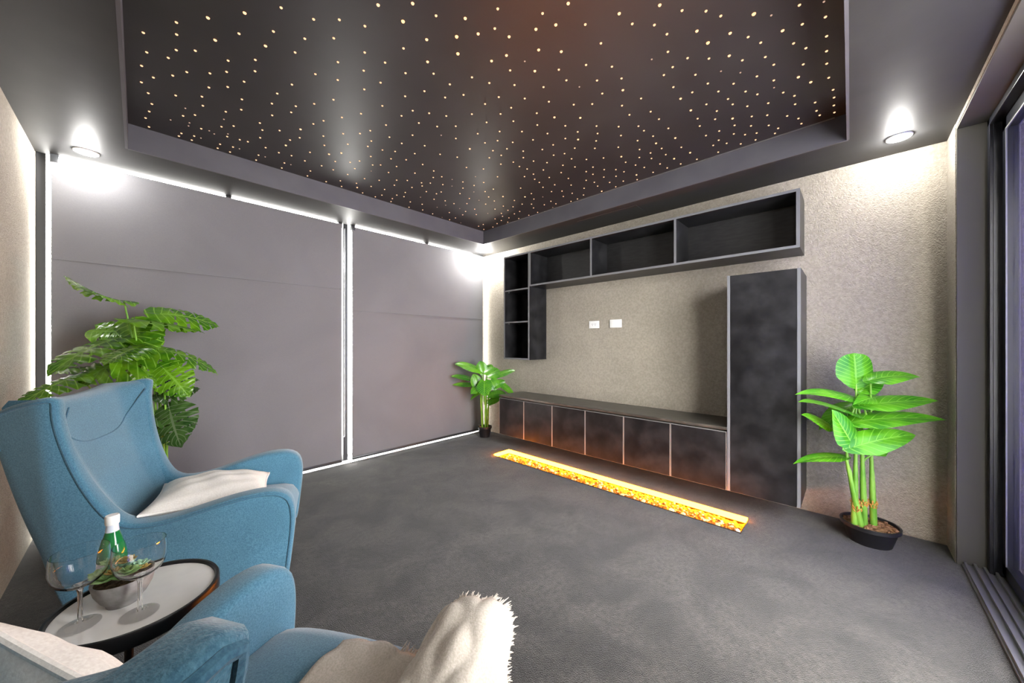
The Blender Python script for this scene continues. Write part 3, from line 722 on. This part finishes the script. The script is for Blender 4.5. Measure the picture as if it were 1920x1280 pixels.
# ------------------------------------------------------------------ side table and what stands on it
TC = (.002, 1.462); 
t = thing('side_table', 'round white topped side table with a black rim between the armchairs', 'side table', (TC[0], TC[1], 0))
b = MB(); b.lathe([(.0005,.476),(.158,.476),(.164,.4755)], seg=64); b.lathe([(.164,.4755),(.164,.463),(.0005,.463)], seg=64); b.build('table_top', M['tabletop'], t)
b = MB(); b.lathe([(.165,.456),(.165,.480),(.168,.484),(.174,.484),(.177,.479),(.177,.448),(.170,.442),(.0005,.442)], seg=64); b.build('rim', M['table_metal'], t)
for k in range(3):
    a = math.radians(20+120*k)
    b = MB(); b.tube([(.10*math.cos(a), .10*math.sin(a), .444), (.165*math.cos(a), .165*math.sin(a), .004)], .009, 10); b.build('leg', M['table_metal'], t)
TT = .4765
def coupe(x, y, label, rz):
    t = thing('coupe_glass', label, 'glass', (x, y, TT), rz, 'coupe glasses on the side table')
    b = MB(); b.lathe([(.038,.0008),(.038,.002),(.030,.0035),(.012,.0055),(.006,.010)], seg=40); b.build('foot', M['glass'], t)
    b = MB(); b.lathe([(.006,.010),(.0048,.022),(.0045,.060),(.0048,.085),(.0075,.098),(.012,.102)], seg=20); b.build('stem', M['glass'], t)
    b = MB(); b.lathe([(.012,.102),(.028,.107),(.042,.118),(.050,.133),(.0535,.152),(.0530,.172),(.0510,.192),(.0500,.192),(.0520,.172),(.0523,.152),(.049,.134),(.041,.120),(.026,.109),(.0005,.106)], seg=48); b.build('bowl', M['glass'], t)
coupe(-.103, 1.430, 'clear coupe glass at the left of the side table, nearest the wall', .2)
coupe(.003, 1.376, 'clear coupe glass standing in front of the succulent bowl', .9)
# bottle
t = thing('bottle', 'small green glass bottle with a white cap behind the coupe glasses', 'bottle', (-.053, 1.578, TT))
b = MB(); b.lathe([(.0005,.0),(.026,0),(.030,.005),(.030,.095),(.028,.115),(.021,.145),(.0145,.170),(.0125,.186),(.0125,.203)], seg=32, capt=True); b.build('glass_body', M['green_glass'], t)
b = MB(); b.lathe([(.0147,.170),(.0135,.180),(.0130,.190)], seg=32); b.build('neck_label', mat('pale_neck_label', (.55,.60,.68), .4), t)
b = MB(); b.lathe([(.0138,.190),(.0152,.192),(.0155,.212),(.0140,.217),(.0005,.2175)], seg=32); b.build('cap', M['bottle_cap'], t)
b = MB(); b.lathe([(.0303,.030),(.0303,.085)], seg=32); b.build('label', mat('pale_bottle_label', (.62,.66,.70), .45), t)
# succulent bowl
t = thing('succulent_bowl', 'grey ceramic bowl of small succulents on the side table', 'potted succulents', (-.028, 1.476, TT))
b = MB(); b.lathe([(.0005,.008),(.028,.008),(.030,.0),(.034,.0),(.036,.008),(.046,.020),(.058,.044),(.064,.070),(.063,.074),(.059,.072),(.054,.058),(.0005,.055)], seg=48); b.build('bowl', M['concrete'], t)
b = MB(); b.lathe([(.058,.066),(.04,.068),(.0005,.069)], seg=32); b.build('soil', M['soil'], t)
def rosette(cx, cy, cz, r, n, m, rnd, tip=None):
    b = MB()
    for ring in range(3):
        k = n - ring*2
        for i in range(max(3, k)):
            a = 2*PI*(i+.5*ring)/max(3, k) + rnd.uniform(-.1,.1)
            el = math.radians(18+ring*27); L_ = r*(1-.22*ring); w = L_*.30
            d = Vector((math.cos(a)*math.cos(el), math.sin(a)*math.cos(el), math.sin(el))); sd = Vector((-math.sin(a), math.cos(a), 0)); up = d.cross(sd)
            P = []
            for q, ww in ((.05,.45),(.35,.85),(.65,1),(.85,.72),(1,.08)):
                c = Vector((cx, cy, cz)) + d*L_*q + Vector((0,0,L_*.12*q*q))
                P.append([c + sd*w*ww*math.cos(th_) - up*w*.33*ww*math.sin(th_) for th_ in (0, .8, 1.57, 2.35, PI, 4.2, 5.2)])
            b.grid(P, closed_v=True, mi=0)
            if tip: b.mi = 0
    return b
rnd = random.Random(5)
for (dx, dy, dz, r, n, m) in ((-.034,-.012,.078,.034,9,'succ1'),(.004,-.032,.080,.034,9,'succ1'),(-.010,.026,.082,.036,8,'succ2'),(.030,.010,.076,.026,8,'succ2'),(-.044,.020,.078,.026,7,'succ1'),(.004,-.004,.108,.024,7,'succ3'),(-.024,.008,.112,.024,7,'succ1'),(.038,-.018,.078,.018,6,'succ3'),(-.02,-.030,.100,.018,6,'succ3')):
    rosette(dx, dy, dz, r, n, m, rnd).build('succulent', M[m], t, angle=60)

# ------------------------------------------------------------------ plants
def leaf(b, uvs, base, tip, W, tilt, droop, kind, toward):
    """one leaf blade: midrib from base to tip, width W; the blade's upper side leans toward `toward` by `tilt`"""
    base, tip = Vector(base), Vector(tip); ax = tip-base; L_ = ax.length; d = ax.normalized()
    n0 = (Vector((0,0,1)) + Vector(toward)*tilt); n0 = (n0 - d*n0.dot(d)).normalized(); sd = d.cross(n0)
    NS, NC = (48, 14) if kind == 'monstera' else (22, 8)
    lob = .24 if kind == 'monstera' else .16
    V = []
    for i in range(NS+1):
        s = i/NS; row = []
        if kind == 'monstera': w = (min(1, s/.22)**.5)*(1-max(0, (s-.25)/.75)**2.1)
        elif kind == 'round': w = (min(1, s/.3)**.5)*max(0, 1-max(0, (s-.4)/.6)**2.6)**.5
        elif kind == 'broad': w = math.sin(PI*min(1, s*.92+.06))**.75*(1-.2*s)
        else: w = (min(1, s/.26)**.55)*(1-max(0, (s-.26)/.74)**1.7)
        w = max(w, .02)
        for j in range(NC+1):
            c = lerp(-1, 1, j/NC); ac = abs(c)
            along = s*L_ - lob*L_*ac**1.4*(1-s)**2 + .10*L_*ac*s*(1-s)*2
            cross = c*w*W*.5
            up = -droop*L_*s*s + .16*W*ac*w*(.35 if kind == 'monstera' else .8) - .10*W*(ac*w)**2*1.6
            up += .012*W*math.sin(s*60+ac*2)*ac*(1 if kind == 'monstera' else .4)
            p = base + d*along + sd*cross + n0*up
            if droop: p.z -= droop*L_*.35*s*s
            v = b.bm.verts.new(p); row.append(v); uvs[v] = (s, c)
        V.append(row)
    for i in range(NS):
        for j in range(NC):
            cm = abs(lerp(-1, 1, (j+.5)/NC)); s = (i+.5)/NS
            if kind == 'monstera':
                ph = (s*5.6 - .15) % 1
                if .12 < s < .86 and cm > .58 and ph < .22: continue
                if .16 < s < .66 and .20 < cm < .36 and ph < .14: continue
            b.face((V[i][j], V[i+1][j], V[i+1][j+1], V[i][j+1]))
def foliage(name, leaves, kind, m, parent, toward, origin):
    b = MB(); uvs = {}; O = Vector(origin)
    for lf in leaves:
        leaf(b, uvs, Vector(lf[0])-O, Vector(lf[1])-O, lf[2], lf[3], lf[4], lf[5] if len(lf) > 5 else kind, toward)
    lay = b.bm.loops.layers.uv.new('leaf')
    for f in b.bm.faces:
        for l in f.loops: l[lay].uv = uvs[l.vert]
    loose = [v for v in b.bm.verts if not v.link_faces]; bmesh.ops.delete(b.bm, geom=loose, context='VERTS')
    me = bpy.data.meshes.new(name); b.bm.to_mesh(me); b.bm.free(); me.materials.append(m)
    o = bpy.data.objects.new(name, me); COL.objects.link(o); me.shade_smooth(); o.parent = parent
    return o
def curve_pts(a, c, bow=.15, n=10, side=(0,0,0)):
    a, c = Vector(a), Vector(c); out = []
    for i in range(n+1):
        t_ = i/n; p = a.lerp(c, t_)
        k = Vector((a.x, a.y, lerp(a.z, c.z, t_**.7)))
        p = p.lerp(k, 1-t_) if bow else p
        p += Vector(side)*math.sin(PI*t_)
        out.append(p)
    return out
CAMW = (-.72, -.69, .05)       # rough direction from the far corner back into the room
def pot(parent, r, h, soil_m):
    b = MB(); b.lathe([(.0005,0),(r*.74,0),(r*.94,h*.80),(r*.95,h*.81),(r*1.03,h*.82),(r*1.04,h),(r*.97,h),(r*.92,h*.86),(.0005,h*.84)], seg=40); b.build('pot', M['pot'], parent)
    b = MB(); b.lathe([(r*.93,h*.88),(r*.5,h*.90),(.0005,h*.91)], seg=28)
    rr = random.Random(2)
    for k in range(40):
        a, q = rr.uniform(0, 2*PI), r*.88*math.sqrt(rr.random()); rock(b, (q*math.cos(a), q*math.sin(a), h*.90), r*.09, rr)
    b.build('soil', soil_m, parent, smooth=False)

MON = [
((-0.06, 3.15, 1.453), (-0.281, 3.05, 1.463), 0.291, 0.47, -0.3),
((0.097, 3.25, 1.391), (0.411, 3.3, 1.398), 0.336, 1.12, 0.2),
((-0.021, 3.1, 1.338), (0.311, 3.15, 1.334), 0.291, 0.32, 0.15),
((-0.07, 3.2, 1.236), (-0.341, 3.0, 1.143), 0.336, 0.67, 0.25),
((-0.017, 3.2, 1.303), (-0.025, 3.05, 1.047), 0.291, 1.42, 0.1),
((0.019, 3.0, 1.141), (-0.241, 2.95, 1.07), 0.403, 0.77, 0.3),
((-0.064, 2.95, 1.09), (0.099, 2.95, 0.995), 0.269, 0.57, 0.3),
((-0.22, 3.0, 1.026), (-0.414, 2.88, 0.955), 0.224, 0.52, 0.2),
((0.11, 3.2, 1.156), (0.405, 3.2, 1.092), 0.269, 0.52, 0.3),
((0.096, 3.2, 0.863), (0.286, 3.2, 0.915), 0.224, 0.62, 0.1),
((0.097, 3.25, 0.948), (0.285, 3.25, 0.992), 0.179, 0.52, 0.2),
((0.138, 3.15, 0.775), (0.159, 3.0, 0.588), 0.269, 1.32, 0.2),
((0.091, 3.2, 0.734), (0.281, 3.2, 0.72), 0.246, 0.62, 0.3),
((-0.176, 3.3, 1.268), (-0.003, 3.25, 1.291), 0.246, 0.62, 0.1),
((-0.11, 3.25, 1.048), (-0.316, 3.2, 1.085), 0.224, 0.42, 0.2),
((0.054, 3.3, 1.211), (-0.179, 3.35, 1.341), 0.269, 0.82, 0.1),
((0.107, 3.1, 1.045), (0.211, 2.98, 0.896), 0.224, 0.92, 0.2),
((0.006, 2.95, 1.179), (-0.134, 2.86, 1.13), 0.269, 0.82, 0.2),]
org = (.10, 3.22, 0)
t = thing('monstera', 'tall monstera with split leaves in front of the wide blind', 'potted plant', org)
pot(t, .14, .24, M['soil'])
DK = (9, 10, 11, 12)
foliage('foliage', [l for i, l in enumerate(MON) if i not in DK], 'monstera', M['leaf_mon'], t, CAMW, org)
tag(foliage('lower_foliage', [l for i, l in enumerate(MON) if i in DK], 'monstera', M['leaf_dark'], t, CAMW, org), 'dark low leaves')
rnd = random.Random(4)
for l in MON:
    q = Vector(l[0]) - Vector(org)
    a = Vector((q.x*.28 + rnd.uniform(-.03,.03), q.y*.2 + rnd.uniform(-.03,.03), .21))
    b = MB(); b.tube(curve_pts(a, q, .2), [lerp(.0075, .004, k/10) for k in range(11)], 8); b.build('stem', M['stem'], t)

RPL = [
((2.991, -0.025, 0.952), (2.989, -0.022, 1.143), 0.23, 3.0, 0.05, 'round'),
((2.98, -0.086, 0.983), (3.078, -0.29, 1.073), 0.14, 0.5, 0.25),
((3.007, -0.041, 0.914), (3.109, -0.149, 1.004), 0.12, 0.8, 0.1),
((2.994, -0.027, 0.862), (2.709, 0.199, 0.983), 0.12, 0.5, 0.2),
((2.994, -0.027, 0.765), (2.698, 0.196, 0.928), 0.18, 0.25, 0.15),
((2.95, -0.054, 0.832), (3.138, -0.368, 0.916), 0.15, 0.5, 0.1),
((2.894, 0.006, 0.731), (3.145, -0.403, 0.85), 0.15, 0.5, 0.15),
((2.882, 0.09, 0.694), (2.774, 0.204, 0.785), 0.13, 0.6, 0.1),
((2.837, -0.008, 0.619), (2.757, 0.077, 0.816), 0.17, 2.5, 0.0),
((2.814, -0.012, 0.607), (3.045, -0.299, 0.742), 0.15, 1.2, 0.2),
((2.94, 0.029, 0.514), (2.742, 0.237, 0.54), 0.1, 0.3, 0.2),
((3.069, -0.106, 0.533), (3.195, -0.166, 0.577), 0.08, 0.6, 0.1),
((3.047, -0.083, 0.791), (3.062, -0.215, 0.744), 0.16, 0.4, 0.2),
((3.087, -0.125, 0.872), (2.867, -0.039, 0.896), 0.1, 0.8, 0.2),
((3.119, -0.014, 0.806), (2.968, 0.145, 0.705), 0.15, 0.4, 0.2),]
org = (3.055, -.085, 0)
t = thing('philodendron', 'leafy green philodendron with long pointed leaves right of the tall cupboard', 'potted plant', org)
pot(t, .130, .115, M['bark'])
foliage('foliage', RPL, 'heart', M['leaf_phil'], t, CAMW, org)
trunks = [((2.985,-.018,.10),(2.990,-.024,.60)),((3.066,-.102,.10),(3.054,-.090,.58)),((2.992,-.045,.10),(2.945,.018,.50)),((3.02,-.06,.10),(3.00,-.05,.62))]
O_ = Vector(org)
for a, c in trunks:
    a, c = Vector(a)-O_, Vector(c)-O_
    b = MB(); b.tube([a.lerp(c, k/8) for k in range(9)], [.017,.0165,.016,.015,.014,.012,.010,.009,.008], 10); tr = b.build('trunk', M['stem'], t)
    b = MB(); p0 = a.lerp(c, .22); p1 = a.lerp(c, .30)
    rr = random.Random(int(a.x*9999))
    for k in range(26):
        an, f = rr.uniform(0, 2*PI), rr.random(); p = p0.lerp(p1, f); rr_ = .0165
        b.tube([p+Vector((math.cos(an)*rr_*.8, math.sin(an)*rr_*.8, 0)), p+Vector((math.cos(an)*rr_*1.35, math.sin(an)*rr_*1.35, .012))], [.005,.002], 5)
    b.build('node', M['node'], tr)
for i, l in enumerate(RPL):
    q = Vector(l[0]) - O_
    a, c = trunks[i % 4]; st = (Vector(a)-O_).lerp(Vector(c)-O_, min(.95, max(.55, (q.z-.18)/.5)))
    if st.z > q.z - .03: st = (Vector(a)-O_).lerp(Vector(c)-O_, .45)
    b = MB(); b.tube(curve_pts(st, q, .2, 8), [lerp(.008, .004, k/8) for k in range(9)], 8); b.build('stem', M['stem'], t)

CPL = [
((2.977, 3.371, 0.845), (2.706, 3.51, 0.998), 0.22, 0.5, 0.15),
((2.921, 3.429, 0.738), (2.67, 3.548, 0.84), 0.14, 0.5, 0.15),
((2.94, 3.41, 0.67), (2.731, 3.629, 0.711), 0.16, 0.3, 0.1),
((2.995, 3.351, 0.818), (2.967, 3.38, 0.98), 0.16, 1.5, 0.1),
((2.998, 3.275, 0.796), (3.169, 3.241, 0.882), 0.24, 1.2, 0.1),
((3.088, 3.254, 0.778), (3.228, 3.035, 0.889), 0.15, 0.6, 0.1),
((3.106, 3.234, 0.724), (3.239, 3.009, 0.625), 0.15, 0.4, 0.3),
((2.904, 3.23, 0.74), (2.837, 3.155, 0.586), 0.2, 2.0, 0.1),
((3.005, 3.341, 0.617), (2.843, 3.439, 0.557), 0.1, 0.4, 0.3),
((3.008, 3.266, 0.544), (3.181, 3.156, 0.63), 0.18, 0.6, 0.25),
((3.017, 3.256, 0.45), (3.153, 3.186, 0.576), 0.14, 0.6, 0.2),
((2.892, 3.314, 0.643), (2.847, 3.362, 0.827), 0.16, 1.2, 0.1),
((2.992, 3.21, 0.748), (3.002, 3.126, 0.649), 0.18, 1.5, 0.2),
((3.091, 3.396, 0.81), (3.172, 3.383, 0.931), 0.14, 1.2, 0.1),
((2.919, 3.286, 0.669), (2.764, 3.304, 0.643), 0.16, 0.8, 0.3),
((3.001, 3.2, 0.669), (3.11, 3.086, 0.748), 0.15, 1.0, 0.1),]
org = (3.075, 3.41, 0)
t = thing('broadleaf_plant', 'small broad leaved green plant in a black pot in the room corner', 'potted plant', org)
pot(t, .088, .135, M['bark'])
foliage('foliage', CPL, 'broad', M['leaf_banana'], t, CAMW, org)
O_ = Vector(org)
for k in range(5):
    an = 2*PI*k/5 + .4
    a = Vector((.035*math.cos(an), .035*math.sin(an), .11)); c = Vector((.06*math.cos(an)-.07, .06*math.sin(an)-.07, .62))
    b = MB(); b.tube([a.lerp(c, q/6) for q in range(7)], [.0125,.012,.011,.010,.009,.008,.007], 10); b.build('trunk', M['stem'], t)
for l in CPL:
    q = Vector(l[0]) - O_
    a = Vector((q.x*.45-.02, q.y*.45-.02, max(.28, q.z-.20)))
    b = MB(); b.tube(curve_pts(a, q, .2, 6), .0055, 8); b.build('stem', M['stem'], t)

# ------------------------------------------------------------------ daylight behind the window and the door
w = bpy.data.worlds.new('World'); S.world = w; w.use_nodes = True
bg = w.node_tree.nodes['Background']; bg.inputs[0].default_value = (1, .965, .915, 1); bg.inputs[1].default_value = SKY
def portal(name, loc, rot, sx, sy):
    l = bpy.data.lights.new(name, 'AREA'); l.shape = 'RECTANGLE'; l.size = sx; l.size_y = sy; l.cycles.is_portal = True
    o = bpy.data.objects.new(name, l); COL.objects.link(o); o.location = loc; o.rotation_euler = rot
portal('window_daylight', ((XL+XT)/2, YB+.14, 1.2), (-PI/2, 0, 0), XT-XL, 2.4)
portal('door_daylight', ((DX0+DX1)/2, YD-.42, 1.2), (PI/2, 0, 0), DX1-DX0+.6, 2.6)

# ------------------------------------------------------------------ camera
cam = bpy.data.cameras.new('Camera'); co = bpy.data.objects.new('Camera', cam); COL.objects.link(co)
cam.sensor_width = 36; cam.lens = 666.7/1920*36; cam.clip_start = .02; cam.shift_y = 3.2/1920
co.location = (0, 0, 1.2); co.rotation_euler = (PI/2, 0, .7606-PI/2)
S.camera = co
S.view_settings.view_transform = 'Standard'; S.view_settings.look = 'None'; S.view_settings.gamma = 1; S.view_settings.exposure = EXPO
S.view_settings.use_curve_mapping = False
